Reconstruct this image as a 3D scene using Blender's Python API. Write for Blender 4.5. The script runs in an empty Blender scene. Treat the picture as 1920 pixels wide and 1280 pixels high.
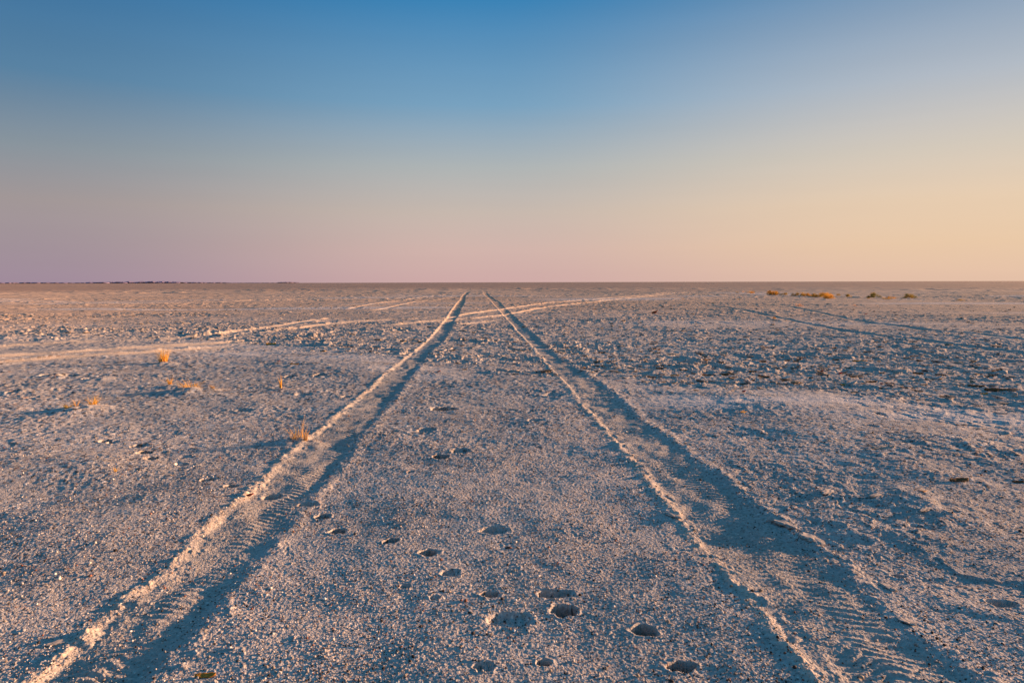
import bpy, bmesh, math, random
import numpy as np
from mathutils import Vector, Matrix

# ------------------------------------------------------------------ camera, sky, sun, exposure
S = bpy.context.scene
COL = S.collection
CAM_H, PITCH, ROLL, FPX = 0.78, math.radians(4.96), math.radians(0.15), 1280.0
cam_d = bpy.data.cameras.new("camera")
cam_d.sensor_width, cam_d.lens = 36.0, 24.0
cam_d.clip_start, cam_d.clip_end = 0.02, 60000.0
cam = bpy.data.objects.new("camera", cam_d)
COL.objects.link(cam)
CAM_R = Matrix.Rotation(math.pi / 2 - PITCH, 3, 'X') @ Matrix.Rotation(-ROLL, 3, 'Z')
cam.matrix_world = Matrix.Translation((0, 0, CAM_H)) @ CAM_R.to_4x4()
S.camera = cam

SUN_EL, SUN_AZ = math.radians(6.9), math.radians(71.0)      # azimuth from +Y towards +X
sun_dir = Vector((math.sin(SUN_AZ) * math.cos(SUN_EL), math.cos(SUN_AZ) * math.cos(SUN_EL), math.sin(SUN_EL)))
sl = bpy.data.lights.new("sun", 'SUN')
sl.energy, sl.angle, sl.color = 5.0, math.radians(0.5), (1.0, 0.545, 0.29)
so = bpy.data.objects.new("sun", sl)
so.rotation_euler = (-sun_dir).to_track_quat('-Z', 'Y').to_euler()
so.location = (30, 10, 10)
COL.objects.link(so)

S.view_settings.view_transform = 'Standard'
S.view_settings.look = 'None'
S.view_settings.exposure = 1.65
S.view_settings.gamma = 1.0
S.cycles.diffuse_bounces = 2


def srgb(r, g, b):
    f = lambda c: (c / 255 / 12.92) if c / 255 <= 0.04045 else ((c / 255 + 0.055) / 1.055) ** 2.4
    return (f(r), f(g), f(b), 1.0)


def make_world():
    w = bpy.data.worlds.new("World")
    S.world = w
    w.use_nodes = True
    nt = w.node_tree
    nt.nodes.clear()
    N, L = nt.nodes.new, nt.links.new
    out, bg = N('ShaderNodeOutputWorld'), N('ShaderNodeBackground')
    sky = N('ShaderNodeTexSky')
    sky.sky_type = 'NISHITA'
    sky.sun_disc = False
    sky.sun_elevation, sky.sun_rotation = SUN_EL, SUN_AZ
    sky.altitude, sky.air_density, sky.dust_density, sky.ozone_density = 900, 1.0, 1.5, 2.0
    tc, sep = N('ShaderNodeTexCoord'), N('ShaderNodeSeparateXYZ')
    L(tc.outputs['Generated'], sep.inputs[0])

    def math_n(op, a, b=None, clamp=False):
        m = N('ShaderNodeMath'); m.operation = op; m.use_clamp = clamp
        for k, v in enumerate((a, b)):
            if v is None: continue
            if hasattr(v, 'links'): L(v, m.inputs[k])
            else: m.inputs[k].default_value = v
        return m.outputs[0]
    # elevation in units of 30 degrees
    el = math_n('MULTIPLY', math_n('ARCSINE', sep.outputs['Z']), 1 / math.radians(30.0))
    ln = math_n('SQRT', math_n('ADD', math_n('MULTIPLY', sep.outputs['X'], sep.outputs['X']),
                               math_n('ADD', math_n('MULTIPLY', sep.outputs['Y'], sep.outputs['Y']), 1e-5)))
    dx = math_n('DIVIDE', sep.outputs['X'], ln)
    dy = math_n('DIVIDE', sep.outputs['Y'], ln)
    ca = math_n('ADD', math_n('MULTIPLY', dx, math.sin(SUN_AZ)), math_n('MULTIPLY', dy, math.cos(SUN_AZ)))
    # cosine to the sun's azimuth: -0.32 at the left edge of the view, 0.29 ahead, 0.81 at the right edge
    def ramp(stops):
        r = N('ShaderNodeValToRGB')
        e = r.color_ramp.elements
        e[0].position, e[0].color = stops[0][0], srgb(*stops[0][1])
        e[1].position, e[1].color = stops[-1][0], srgb(*stops[-1][1])
        for p, c in stops[1:-1]:
            q = e.new(p); q.color = srgb(*c)
        L(el, r.inputs[0])
        return r.outputs[0]
    away = ramp(SKY_AWAY); mid = ramp(SKY_MID); tow = ramp(SKY_SUN)
    def mix(f, a, b, t='MIX'):
        m = N('ShaderNodeMix'); m.data_type = 'RGBA'; m.blend_type = t
        for s, v in ((m.inputs[0], f), (m.inputs[6], a), (m.inputs[7], b)):
            if hasattr(v, 'links'): L(v, s)
            else: s.default_value = v
        return m.outputs[2]
    def mr(v, a, b):
        m = N('ShaderNodeMapRange'); m.interpolation_type = 'SMOOTHSTEP'
        L(v, m.inputs[0]); m.inputs[1].default_value, m.inputs[2].default_value = a, b
        return m.outputs[0]
    c = mix(mr(ca, -0.32, 0.29), away, mid)
    c = mix(mr(ca, 0.29, 0.82), c, tow)
    # faint layers of dust in the air
    mp = N('ShaderNodeMapping'); mp.inputs['Scale'].default_value = (1.6, 1.6, 26)
    L(tc.outputs['Generated'], mp.inputs[0])
    nz = N('ShaderNodeTexNoise'); nz.inputs['Scale'].default_value = 1.3; nz.inputs['Detail'].default_value = 3
    L(mp.outputs[0], nz.inputs['Vector'])
    rr = N('ShaderNodeMapRange'); L(nz.outputs['Fac'], rr.inputs[0])
    rr.inputs[1].default_value, rr.inputs[2].default_value = .25, .75
    rr.inputs[3].default_value, rr.inputs[4].default_value = .986, 1.014
    cmb = N('ShaderNodeCombineColor')
    for q in range(3): L(rr.outputs[0], cmb.inputs[q])
    c = mix(1.0, c, cmb.outputs[0], 'MULTIPLY')
    nish = mix(1.0, sky.outputs[0], (0.10,) * 3 + (1,), 'MULTIPLY')
    c = mix(0.05, c, nish)
    L(c, bg.inputs[0]); bg.inputs[1].default_value = 2 ** -1.65
    L(bg.outputs[0], out.inputs[0])


SKY_AWAY = [(0.0, (163, 141, 159)), (0.09, (163, 146, 155)), (0.19, (164, 152, 152)), (0.31, (138, 149, 158)), (0.47, (88, 130, 163)), (0.72, (46, 110, 160)), (0.86, (48, 110, 160)), (1.0, (58, 124, 170))]
SKY_MID = [(0.0, (210, 173, 171)), (0.09, (212, 181, 173)), (0.19, (203, 187, 176)), (0.31, (178, 183, 183)), (0.47, (122, 164, 194)), (0.72, (58, 132, 184)), (0.86, (54, 124, 176)), (1.0, (60, 130, 175))]
SKY_SUN = [(0.0, (228, 192, 170)), (0.09, (236, 202, 169)), (0.19, (234, 206, 176)), (0.31, (216, 204, 188)), (0.47, (180, 188, 198)), (0.72, (100, 142, 180)), (0.86, (80, 132, 178)), (1.0, (70, 134, 176))]
make_world()

# ------------------------------------------------------------------ helpers
Q = 1.0                                    # ground resolution factor


def P(px, py):
    """ground point (x, y) seen at a photograph pixel, used to survey where things stand"""
    v = CAM_R @ Vector(((px - 960) / FPX, (640 - py) / FPX, -1.0))
    t = -CAM_H / v.z
    return v.x * t, v.y * t


def pxm(px, py):
    """photo pixels per metre at that spot"""
    x, y = P(px, py)
    return FPX / math.sqrt(x * 0 + y * y + CAM_H ** 2)


U32 = np.uint32


def hsh(ix, iy, s):
    n = ix.astype(np.int32).view(U32) * U32(374761393) + iy.astype(np.int32).view(U32) * U32(668265263) + U32((s * 2246822519 + 3266489917) % 4294967296)
    n = (n ^ (n >> U32(13))) * U32(1274126177)
    n = (n ^ (n >> U32(15))) * U32(2246822519)
    return n ^ (n >> U32(16))


def rnd(h, k=0):
    if k == 0: return (h & U32(0xffff)).astype(np.float32) / 65535.0
    if k == 1: return (h >> U32(16)).astype(np.float32) / 65535.0
    h = (h ^ U32(0x9e3779b9 * k % 4294967296)) * U32(1274126177)
    return ((h >> U32(12)) & U32(0xffff)).astype(np.float32) / 65535.0


def gn(x, y, s):
    """gradient noise, about -0.7 .. 0.7"""
    x = x.astype(np.float64); y = y.astype(np.float64)
    fx, fy = np.floor(x), np.floor(y)
    ix, iy = fx.astype(np.int64).astype(np.int32), fy.astype(np.int64).astype(np.int32)
    u, v = (x - fx).astype(np.float32), (y - fy).astype(np.float32)
    su, sv = u * u * u * (u * (u * 6 - 15) + 10), v * v * v * (v * (v * 6 - 15) + 10)
    def g(a, b):
        h = hsh(ix + np.int32(a), iy + np.int32(b), s)
        return (rnd(h, 0) * 2 - 1) * (u - a) + (rnd(h, 1) * 2 - 1) * (v - b)
    a = g(0, 0); a += su * (g(1, 0) - a)
    b = g(0, 1); b += su * (g(1, 1) - b)
    return (a + sv * (b - a)) * 1.6


def fbm(x, y, s, n=4, gain=0.5):
    o = 0; a = 1.0
    for k in range(n):
        o = o + a * gn(x, y, s + k)
        x, y = 1.62 * x + 1.18 * y + 7.1, -1.18 * x + 1.62 * y + 3.7
        a *= gain
    return o


def cells(x, y, s, jit=0.9):
    """nearest feature point: F1, F2, hash of the cell, offset from its point"""
    x = x.astype(np.float64); y = y.astype(np.float64)
    fx, fy = np.floor(x), np.floor(y)
    ix, iy = fx.astype(np.int64).astype(np.int32), fy.astype(np.int64).astype(np.int32)
    u, v = (x - fx).astype(np.float32), (y - fy).astype(np.float32)
    f1 = np.full(x.shape, 9.0, np.float32); f2 = f1.copy()
    idh = np.zeros(x.shape, U32); ox = np.zeros(x.shape, np.float32); oy = ox.copy()
    for a in (-1, 0, 1):
        for b in (-1, 0, 1):
            h = hsh(ix + np.int32(a), iy + np.int32(b), s)
            dx = u - (a + 0.5 + jit * (rnd(h, 0) - 0.5)); dy = v - (b + 0.5 + jit * (rnd(h, 1) - 0.5))
            d = dx * dx + dy * dy
            m = d < f1
            f2 = np.where(m, f1, np.minimum(f2, d))
            f1 = np.where(m, d, f1); idh = np.where(m, h, idh); ox = np.where(m, dx, ox); oy = np.where(m, dy, oy)
    return np.sqrt(f1), np.sqrt(f2), idh, ox, oy


def sst(a, b, x):
    t = np.clip((x - a) / (b - a), 0, 1)
    return t * t * (3 - 2 * t)


def pline(pts):
    return np.array([P(*p) for p in pts])


def smooth_interp(y, ys, xs):
    """interpolation through survey points with softened corners"""
    ly = np.log(np.maximum(y, 0.05)); lys = np.log(ys)
    return (np.interp(ly - 0.05, lys, xs) + np.interp(ly, lys, xs) + np.interp(ly + 0.05, lys, xs)) / 3

# ------------------------------------------------------------------ the lie of the land
# the two main wheel ruts: left berm crest and right edge of each
L_BERM = [(64, 1276), (146, 1205), (187, 1167), (225, 1134), (281, 1092), (330, 1059), (371, 1014), (412, 972), (469, 931), (525, 871), (559, 837), (600, 815), (665, 755), (700, 727), (750, 682), (780, 660), (812, 627), (837, 600), (850, 580), (864, 562), (878, 546)]
L_EDGE = [(290, 1262), (330, 1216), (367, 1175), (424, 1119), (465, 1070), (500, 1024), (536, 984), (592, 920), (645, 864), (679, 815), (712, 782), (745, 737), (787, 690), (807, 662), (830, 642), (843, 622), (861, 590), (872, 567), (884, 546)]
R_BERM = [(1545, 1276), (1515, 1239), (1477, 1194), (1440, 1149), (1395, 1096), (1354, 1055), (1312, 1010), (1282, 966), (1245, 935), (1215, 890), (1174, 849), (1132, 800), (1100, 765), (1080, 742), (1060, 720), (1040, 697), (1015, 667), (997, 645), (960, 607), (935, 580), (920, 562), (906, 546)]
R_EDGE = [(1825, 1276), (1751, 1227), (1710, 1190), (1654, 1152), (1612, 1111), (1564, 1070), (1511, 1025), (1447, 976), (1384, 927), (1327, 886), (1279, 849), (1232, 812), (1197, 792), (1177, 767), (1150, 742), (1110, 712), (1080, 692), (1047, 668), (1022, 645), (992, 618), (962, 592), (937, 566), (913, 546)]


def edge(pts):
    a = pline(pts)
    a = a[np.argsort(a[:, 1])]
    # carry the track on behind the viewer and into the distance
    s0 = (a[3, 0] - a[0, 0]) / (a[3, 1] - a[0, 1])
    a = np.vstack([[a[0, 0] - s0 * (a[0, 1] - 0.12), 0.12], a])
    s1 = (a[-1, 0] - a[-4, 0]) / (a[-1, 1] - a[-4, 1])
    a = np.vstack([a, [a[-1, 0] + s1 * 60, a[-1, 1] + 60]])
    return a[:, 1], a[:, 0]


LB, LE, RB, RE = edge(L_BERM), edge(L_EDGE), edge(R_BERM), edge(R_EDGE)

# older tracks that cross: (photo survey points, half width m, depth m, dustiness)
CROSS = [
    ([(-80, 656), (0, 651), (150, 642), (300, 635), (420, 626), (520, 612), (642, 594)], 0.14, 0.012, 0.7),
    ([(-80, 676), (0, 670), (125, 662), (250, 653), (425, 642), (520, 634)], 0.19, 0.015, 1.0),
    ([(-80, 686), (0, 680), (125, 671), (275, 661), (400, 651), (480, 646)], 0.14, 0.015, 1.0),
    ([(520, 620), (630, 607), (730, 601), (842, 596), (955, 580), (1035, 567), (1135, 560), (1235, 552), (1300, 547)], 0.17, 0.022, 0.7),
    ([(700, 612), (817, 604), (905, 597), (960, 591), (1035, 576), (1135, 564), (1235, 554), (1310, 548)], 0.17, 0.022, 0.7),
    ([(700, 584), (717, 581), (780, 567), (860, 557)], 0.12, 0.018, 0.25),
    ([(655, 580), (705, 570), (780, 560), (876, 547)], 0.12, 0.018, 0.25),
    ([(855, 611), (955, 599)], 0.10, 0.02, 0.4),
    ([(1470, 575), (1500, 580), (1615, 600), (1752, 617), (1865, 630), (2000, 645)], 0.14, 0.011, 0.1),
    ([(1320, 573), (1370, 580), (1440, 591), (1515, 606), (1595, 620), (1715, 636), (1865, 656), (2000, 672)], 0.14, 0.011, 0.1),
    ([(0, 562), (150, 557), (300, 553), (480, 550), (640, 545)], 0.3, 0.03, 0.4),
    ([(0, 578), (200, 572), (420, 566), (600, 560)], 0.25, 0.03, 0.5),
]
CROSS = [(pline(p), w, d, k) for p, w, d, k in CROSS]

# front edge of the broken crust, by bearing
CR = [(-900, 668), (0, 640), (200, 640), (350, 640), (480, 648), (560, 655), (640, 662), (700, 668), (760, 684), (800, 690), (870, 692), (960, 695), (1050, 706), (1110, 716), (1180, 724), (1260, 733), (1350, 748), (1450, 738), (1580, 744), (1680, 752), (1800, 764), (1920, 780), (2300, 800), (4000, 800)]
crp = pline(CR)
CR_A, CR_Y = np.arctan2(crp[:, 0], crp[:, 1]), np.hypot(crp[:, 0], crp[:, 1])

# hoof prints: pixel centre, width, height, depth (m), wall (0 soft .. 1 cut)
PRINTS = [(830, 767, 54, 10, .03, .8), (605, 963, 34, 10, .022, .8), (634, 989, 38, 13, .02, .8), (733, 1011, 34, 10, .026, .9),
          (804, 1033, 44, 15, .022, .8), (845, 1072, 44, 17, .012, .4), (918, 1110, 40, 15, .03, .9), (1206, 1183, 60, 24, .036, .9),
          (1056, 1143, 62, 27, .04, .9), (1040, 1112, 84, 20, .018, .7), (955, 1160, 104, 34, .010, .6), (1276, 1250, 62, 24, .04, .9),
          (1020, 1242, 34, 15, .026, .8), (926, 992, 58, 18, .015, .6), (511, 927, 46, 12, .016, .5), (434, 912, 32, 8, .024, .8),
          (389, 898, 32, 7, .018, .8), (283, 860, 28, 7, .02, .8), (271, 848, 32, 8, .016, .8), (262, 835, 36, 9, .014, .7),
          (340, 869, 28, 7, .016, .7), (826, 857, 34, 9, .02, .8), (864, 847, 42, 11, .012, .5), (798, 809, 44, 11, .012, .5),
          (580, 942, 44, 11, .014, .5), (908, 1250, 44, 24, .012, .4), (198, 826, 30, 6, .014, .7), (212, 828, 26, 6, .012, .7),
          (760, 1096, 24, 10, .01, .5), (600, 706, 30, 6, .014, .6), (545, 708, 26, 5, .012, .6), (570, 741, 40, 7, .01, .5),
          (770, 884, 16, 6, .008, .5), (815, 1117, 24, 10, .01, .5), (1685, 1085, 30, 9, .02, .8), (1880, 1135, 60, 22, .014, .4),
          (130, 705, 44, 6, .018, .6), (170, 712, 36, 6, .016, .6), (90, 705, 36, 6, .02, .7), (60, 748, 30, 6, .016, .7), (25, 738, 26, 5, .016, .7),
          (1635, 810, 24, 7, .016, .7), (1745, 784, 34, 9, .02, .7), (1650, 786, 20, 6, .016, .8), (1040, 742, 50, 8, .012, .5),
          (1005, 793, 40, 7, .012, .6), (650, 745, 24, 5, .01, .5), (460, 770, 40, 6, .01, .4)]
# little wind-drift mounds that carry the tufts: pixel, radius m, height m
MOUNDS = [(306, 683, .10, .022), (322, 728, .08, .016), (352, 738, .13, .026), (140, 775, .14, .016), (172, 768, .13, .016), (565, 830, .11, .02),
          (184, 713, .14, .020), (110, 706, .10, .013), (400, 735, .06, .012), (527, 733, .06, .008), (1252, 962, .05, .005), (1268, 952, .035, .006),
          (1560, 930, .06, .008), (1690, 938, .10, .010), (1800, 918, .14, .008), (1760, 972, .16, .014), (40, 735, .10, .010), (20, 772, .10, .008)]
# hollows and swells that give the big patches of shade
SWELLS = [(120, 880, .35, .018), (60, 930, .3, -.014), (170, 1000, .3, .014), (1500, 860, .5, .005), (1700, 840, .7, .020), (1690, 900, .5, .014),
          (1850, 870, .5, .02), (1600, 990, .35, .004), (1780, 1000, .4, .007), (1400, 760, .8, .02), (1550, 770, .9, .02), (990, 720, .7, .018),
          (1080, 790, .4, .012), (830, 930, .35, .01), (700, 700, .6, .018), (300, 950, .3, .012), (640, 690, .8, .02), (1250, 1000, .25, -.01)]


def terrain(x, y, sp):
    """height and albedo drivers at world points; sp = local sample spacing in m"""
    x = x.astype(np.float32); y = y.astype(np.float32); sp = sp.astype(np.float32)
    d = np.hypot(x, y)
    n = x.shape[0]
    h = np.zeros(n, np.float32)
    grainmix = np.full(n, 0.5, np.float32)        # colour of the grain under the point
    dust = np.zeros(n, np.float32)
    fade = lambda lam: sst(1.2, 3.0, lam / sp)
    az = np.arctan2(x, y)
    # broad swells
    far = sst(15, 60, d)
    h += 0.05 * fbm(x / 13, y / 13, 11, 2) * sst(4, 14, d)
    h += 0.10 * gn(x / 45, y / 45, 17) * sst(14, 50, d)
    h += 0.014 * gn(x / 1.9, y / 1.3, 21) + 0.022 * gn(x / 4.5, y / 3.2, 22) * sst(2.5, 6, d)
    h += 0.0080 * gn(x / 0.42, y / 0.30, 31) * fade(.3)
    h += 0.0032 * gn(x / 0.17, y / 0.14, 33) * fade(.15)
    h += 0.0018 * gn(x / 0.06, y / 0.055, 35) * fade(.06)
    # ruts
    track = np.zeros(n, np.float32); berm = track.copy()
    for (b, e, seed, lh, rh, bw) in ((LB, LE, 51, .0024, .002, .028), (RB, RE, 71, .0024, .003, .026)):
        wob = 0.018 * gn(x * 0, y / 0.22, seed) + 0.010 * gn(x * 0, y / .06, seed + 1)
        xb = smooth_interp(y, b[0], b[1]) - .024; xe = smooth_interp(y, e[0], e[1])
        w = np.maximum(xe - xb, 0.1)
        c = x - xb - wob * .6
        r = xe - x + 0.012 * gn(x * 0, y / 0.13, seed + 2) + .008 * gn(x * 0, y / .05, seed + 3)
        on = (y > 0.1) & (np.abs(x - (xb + xe) / 2) < w)
        end = sst(66, 48, y)
        D = (.52 if seed == 71 else .75) * (0.0062 + 0.017 * sst(2.5, 16, y)) * (1 + .5 * gn(x * 0, y / .9, seed + 4) + .4 * gn(x * 0, y / .28, seed + 14)) * end
        fl = sst(-.006, bw, c - .012) * sst(-.01, .05, r)
        lumps = np.clip(1 + .8 * gn(x / .05, y / .07, seed + 5) * fade(.05) + 1.1 * gn(x / .2, y / .30, seed + 6), 0, 3)
        bh = lh * (1 + sst(4, 18, y) * 1.3) * end * lumps
        bm = np.exp(-(np.where(c < .004, (c - .004) / (.017 + .006 * sst(4, 20, y)), (c - .004) / (.018 + .006 * sst(4, 20, y)))) ** 2)
        br = np.exp(-((r + .025) / .03) ** 2) * rh * (1 + gn(x / .09, y / .12, seed + 7))
        v = (c / w)
        tread = 0.0021 * np.clip(1.8 * np.sin(2 * math.pi * (y / .029 + 3.0 * np.abs(v - .5) + .55 * gn(x / .06, y / .08, seed + 8))), -1, 1) * fade(.036)
        tread = tread * (.45 + .9 * gn(x / .14, y / .2, seed + 9)) * sst(.1, .3, v) * sst(.97, .75, v)
        f1, f2, ih, ox, oy = cells(x / .03 + .4 * gn(x / .02, y / .02, seed + 12), y / .034, seed + 11)
        clod = sst(.6, .1, f1) * (rnd(ih, 2) ** 2) * .008 * fade(.03) * (1 + sst(3, 8, y))
        f1, f2, ih, ox, oy = cells(x / .075, y / .08, seed + 13)
        clod += sst(.5, .1, f1) * (rnd(ih, 2) > .7) * .006 * fade(.075)
        clod *= np.exp(-((c - .02) / .035) ** 2) + .5 * np.exp(-((r + .03) / .04) ** 2)
        dh = clod * end - D * fl + bh * bm + br + tread * fl - .006 * gn(x / .09, y / .12, seed + 10) * fl * fade(.09)
        h += np.where(on, dh, 0)
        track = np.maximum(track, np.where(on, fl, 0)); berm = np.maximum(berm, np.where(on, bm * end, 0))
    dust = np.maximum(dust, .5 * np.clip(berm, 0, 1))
    # older crossing tracks
    for k, (pl, hw, dep, du) in enumerate(CROSS):
        m = np.ones(n, bool)
        lo, hi = pl.min(0) - 1.0, pl.max(0) + 1.0
        idx = np.nonzero((x > lo[0]) & (x < hi[0]) & (y > lo[1]) & (y < hi[1]))[0]
        if len(idx) == 0: continue
        qx, qy = x[idx], y[idx]
        best = np.full(len(idx), 9.0, np.float32); sgn = best.copy(); tend = np.ones(len(idx), np.float32)
        for j in range(len(pl) - 1):
            ax, ay = pl[j]; bx, by = pl[j + 1]
            ux, uy = bx - ax, by - ay; ll = math.hypot(ux, uy)
            t = np.clip(((qx - ax) * ux + (qy - ay) * uy) / ll ** 2, 0, 1)
            ddx, ddy = qx - ax - t * ux, qy - ay - t * uy
            dd = np.hypot(ddx, ddy)
            s = np.sign(ux * ddy - uy * ddx)
            mm = dd < best
            best = np.where(mm, dd, best); sgn = np.where(mm, s * dd, sgn)
            e = np.ones_like(t)
            if j == 0: e = e * sst(0, min(1.0, .8 / ll), t)
            if j == len(pl) - 2: e = e * sst(0, min(1.0, .8 / ll), 1 - t)
            tend = np.where(mm, e, tend)
        hw_ = hw * (1 + .25 * gn(qx / .5, qy / .5, 200 + k))
        rut = sst(hw_ + .05, hw_ - .05, best) * tend
        bm = np.exp(-((best - hw_ - .05) / .05) ** 2) * tend * (.7 + .9 * gn(qx / .3, qy / .3, 220 + k))
        h[idx] += -dep * rut + (.014 if du > .45 else .008) * bm
        track[idx] = np.maximum(track[idx], rut * .9 if du > .4 else rut * .5)
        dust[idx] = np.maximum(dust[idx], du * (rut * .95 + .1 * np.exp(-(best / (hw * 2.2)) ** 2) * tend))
    quiet = np.clip(track + .6 * berm, 0, 1)
    # broken crust
    edge_y = np.interp(az, CR_A, CR_Y)
    ed = d - edge_y * (1 + .05 * gn(x / .9, y / .9, 301) + .03 * gn(x / .25, y / .25, 302))
    front = sst(-.35, 1.1, ed / (edge_y / 7) + .7 * gn(x / .6, y / .5, 303))
    eb = ed / (edge_y / 7)
    salt = np.exp(-((eb + .55) / .6) ** 2) * np.clip(sst(.12, .3, az) + .8 * sst(-.02, -.12, az) * sst(-.5, -.38, az), 0, 1)
    salt = salt * sst(-.35, .25, fbm(x / .9, y / .45, 640, 3)) * (1 - quiet)
    salt = np.maximum(salt, .8 * sst(12, 18, d) * sst(60, 40, d) * sst(.18, .5, gn(x / 11, y / 2.2, 645)) * (1 - quiet))
    lip = np.exp(-((ed - .12) / .22) ** 2)
    patch = sst(-.25, .25, fbm(x / 7, y / 5, 310, 3))
    mB = front * (1 - .5 * sst(13, 24, d) * (1 - .7 * patch)) * (1 + .35 * sst(0, -.35, az)) * sst(75, 45, d) * (1 - .85 * quiet)
    mB = mB * (1 - .75 * salt)
    mB = mB * (1 - .7 * sst(8, 14, d) * sst(.3, -.2, gn(x / 9, y / 2.6, 705) + .5 * gn(x / 2.5, y / .9, 706)))
    rough = .45 * sst(.12, .4, az) * sst(1.2, 2.4, d) * (1 - quiet) * sst(-.3, .3, gn(x / .7, y / .55, 305))
    idx = np.nonzero(((mB > .01) | (rough > .01)) & (d < 90))[0]
    if len(idx):
        qx, qy, qs = x[idx], y[idx], sp[idx]
        wx = qx + .05 * gn(qx / .09, qy / .09, 330) + .02 * gn(qx / .03, qy / .03, 332)
        wy = qy + .05 * gn(qx / .09, qy / .09, 331) + .02 * gn(qx / .03, qy / .03, 333)
        pl_h = np.zeros(len(idx), np.float32)
        for cs, A, T, seed in ((.42, .006, .07, 340), (.17, .009, .2, 341), (.075, .0065, .34, 342), (.034, .004, .36, 343)):
            f1, f2, ih, ox, oy = cells(wx / cs, wy / cs, seed)
            up = rnd(ih, 2)
            tx, ty = (rnd(ih, 3) - .5) * 2 * T, (rnd(ih, 5) - .5) * 2 * T
            keep = (rnd(ih, 7) < .75)
            hh = A * (up - .45) * 1.3 + (tx * ox + ty * oy) * cs
            hh = hh * keep - A * .5 * sst(.09, .0, f2 - f1)
            pl_h += hh * sst(1.0, 2.4, cs / qs)
        amp = np.maximum(mB[idx] * (1 + .35 * lip[idx] * front[idx]) * (.65 + .9 * sst(-.3, .45, fbm(qx / 1.3, qy / 1.0, 350, 2))), rough[idx])
        h[idx] += pl_h * amp * .52 + .002 * mB[idx] + .005 * (lip * front)[idx] * (.4 + 1.3 * gn(qx / .5, qy / .3, 351))
        ih_c = rnd(ih, 9)
        grainmix[idx] = grainmix[idx] + (ih_c - .5) * .35 * mB[idx]
    # far hummocks
    h += far * .03 * fbm(x / 2.2, y / 1.6, 360, 3) * sst(120, 60, d)
    # the same roughness at every scale the sheet can hold
    zone = (.55 + .45 * sst(-.35, .35, gn(x / .6, y / .45, 700))) * (1 - .35 * track) * (1 - .6 * dust) * (1 - .55 * salt) * (1 - .75 * sst(60, 110, d)) * sst(1.6, 3.2, d)
    zone = zone * (1 - .35 * mB)
    zone = zone * (1 - .75 * sst(6, 11, d) * sst(.25, -.2, gn(x / 9, y / 2.6, 705) + .5 * gn(x / 2.5, y / .9, 706)))
    lam = .012
    for k in range(18):
        w = sst(2.0, 2.8, lam / sp) * sst(7.0, 3.8, lam / sp)
        i2 = np.nonzero(w > .01)[0]
        if len(i2):
            h[i2] += (.055 + .035 * sst(10, 20, d[i2])) * lam * w[i2] * zone[i2] * gn(x[i2] / lam, y[i2] / lam, 720 + k)
        lam *= 1.5
    lam = .0075
    for k in range(14):
        w = sst(1.05, 1.5, lam / sp) * sst(3.6, 2.2, lam / sp)
        i2 = np.nonzero((w > .02) & (d < 45) & (d > 1.8))[0]
        if len(i2):
            f1, f2, ih, ox, oy = cells(x[i2] / lam, y[i2] / lam, 760 + k)
            size = .3 + .25 * rnd(ih, 2)
            dome = np.sqrt(np.clip(1 - (f1 / size) ** 2, 0, 1)) * (rnd(ih, 3) < .5 + .4 * gn(x[i2] / .4, y[i2] / .3, 790))
            h[i2] += (.11 + .01 * mB[i2]) * lam * (.4 + rnd(ih, 5)) * dome * w[i2] * zone[i2]
            grainmix[i2] = np.where((dome > .3) & (w[i2] > .5), rnd(ih, 7), grainmix[i2])
        lam *= 1.45
    # survey features
    for (px, py, r, hh) in SWELLS:
        cx, cy = P(px, py)
        m = np.abs(x - cx) + np.abs(y - cy) < r * 5
        q = ((x[m] - cx) / r) ** 2 + ((y[m] - cy) / (r * .8)) ** 2
        h[m] += hh * np.exp(-q)
    for (px, py, r, hh) in MOUNDS:
        cx, cy = P(px, py)
        m = np.abs(x - cx) + np.abs(y - cy) < r * 4
        qx, qy = x[m], y[m]
        q = ((qx - cx) / r) ** 2 + ((qy - cy) / r) ** 2
        h[m] += hh * np.exp(-q) * (1 + .5 * gn(qx / .06, qy / .06, 380))
        quiet[m] = np.maximum(quiet[m], .5 * np.exp(-q))
    pit = np.zeros(n, np.float32)
    for k, (px, py, w, hh, dep, cut) in enumerate(PRINTS):
        cx, cy = P(px, py)
        w, hh = w * .86, hh * .86
        rx = w * .5 / pxm(px, py)
        ry = abs(P(px, py - hh / 2)[1] - P(px, py + hh / 2)[1]) * .5
        ry = min(ry, rx * 1.6)
        m = np.nonzero((np.abs(x - cx) < rx * 2.5) & (np.abs(y - cy) < ry * 2.5))[0]
        if len(m) == 0: continue
        qx, qy = (x[m] - cx) / rx, (y[m] - cy) / ry
        r = np.hypot(qx, qy) * (1 + .30 * gn(x[m] / (rx * .7), y[m] / (rx * .7), 400 + k) + .035 * gn(x[m] / (rx * .3), y[m] / (rx * .3), 460 + k))
        wall = sst(1.0, .95 - (.55 - .37 * cut), r)
        floor = 1 - .35 * sst(-.8, .8, qx)                     # deepest towards the left
        h[m] += -(2.6 if cut >= .8 else 2.1 if w < 34 else 1.5) * dep * wall * floor * (1 + .25 * gn(x[m] / .012, y[m] / .012, 431)) + (.002 + .025 * dep) * np.exp(-((r - 1.15) / .16) ** 2) * (.6 + .8 * gn(x[m] / .02, y[m] / .02, 430))
        pit[m] = np.maximum(pit[m], wall)
    quiet = np.maximum(quiet, pit * .7)
    # grains of the granular crust
    idx = np.nonzero((sp < .02) & (y > -1.5))[0]
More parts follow.
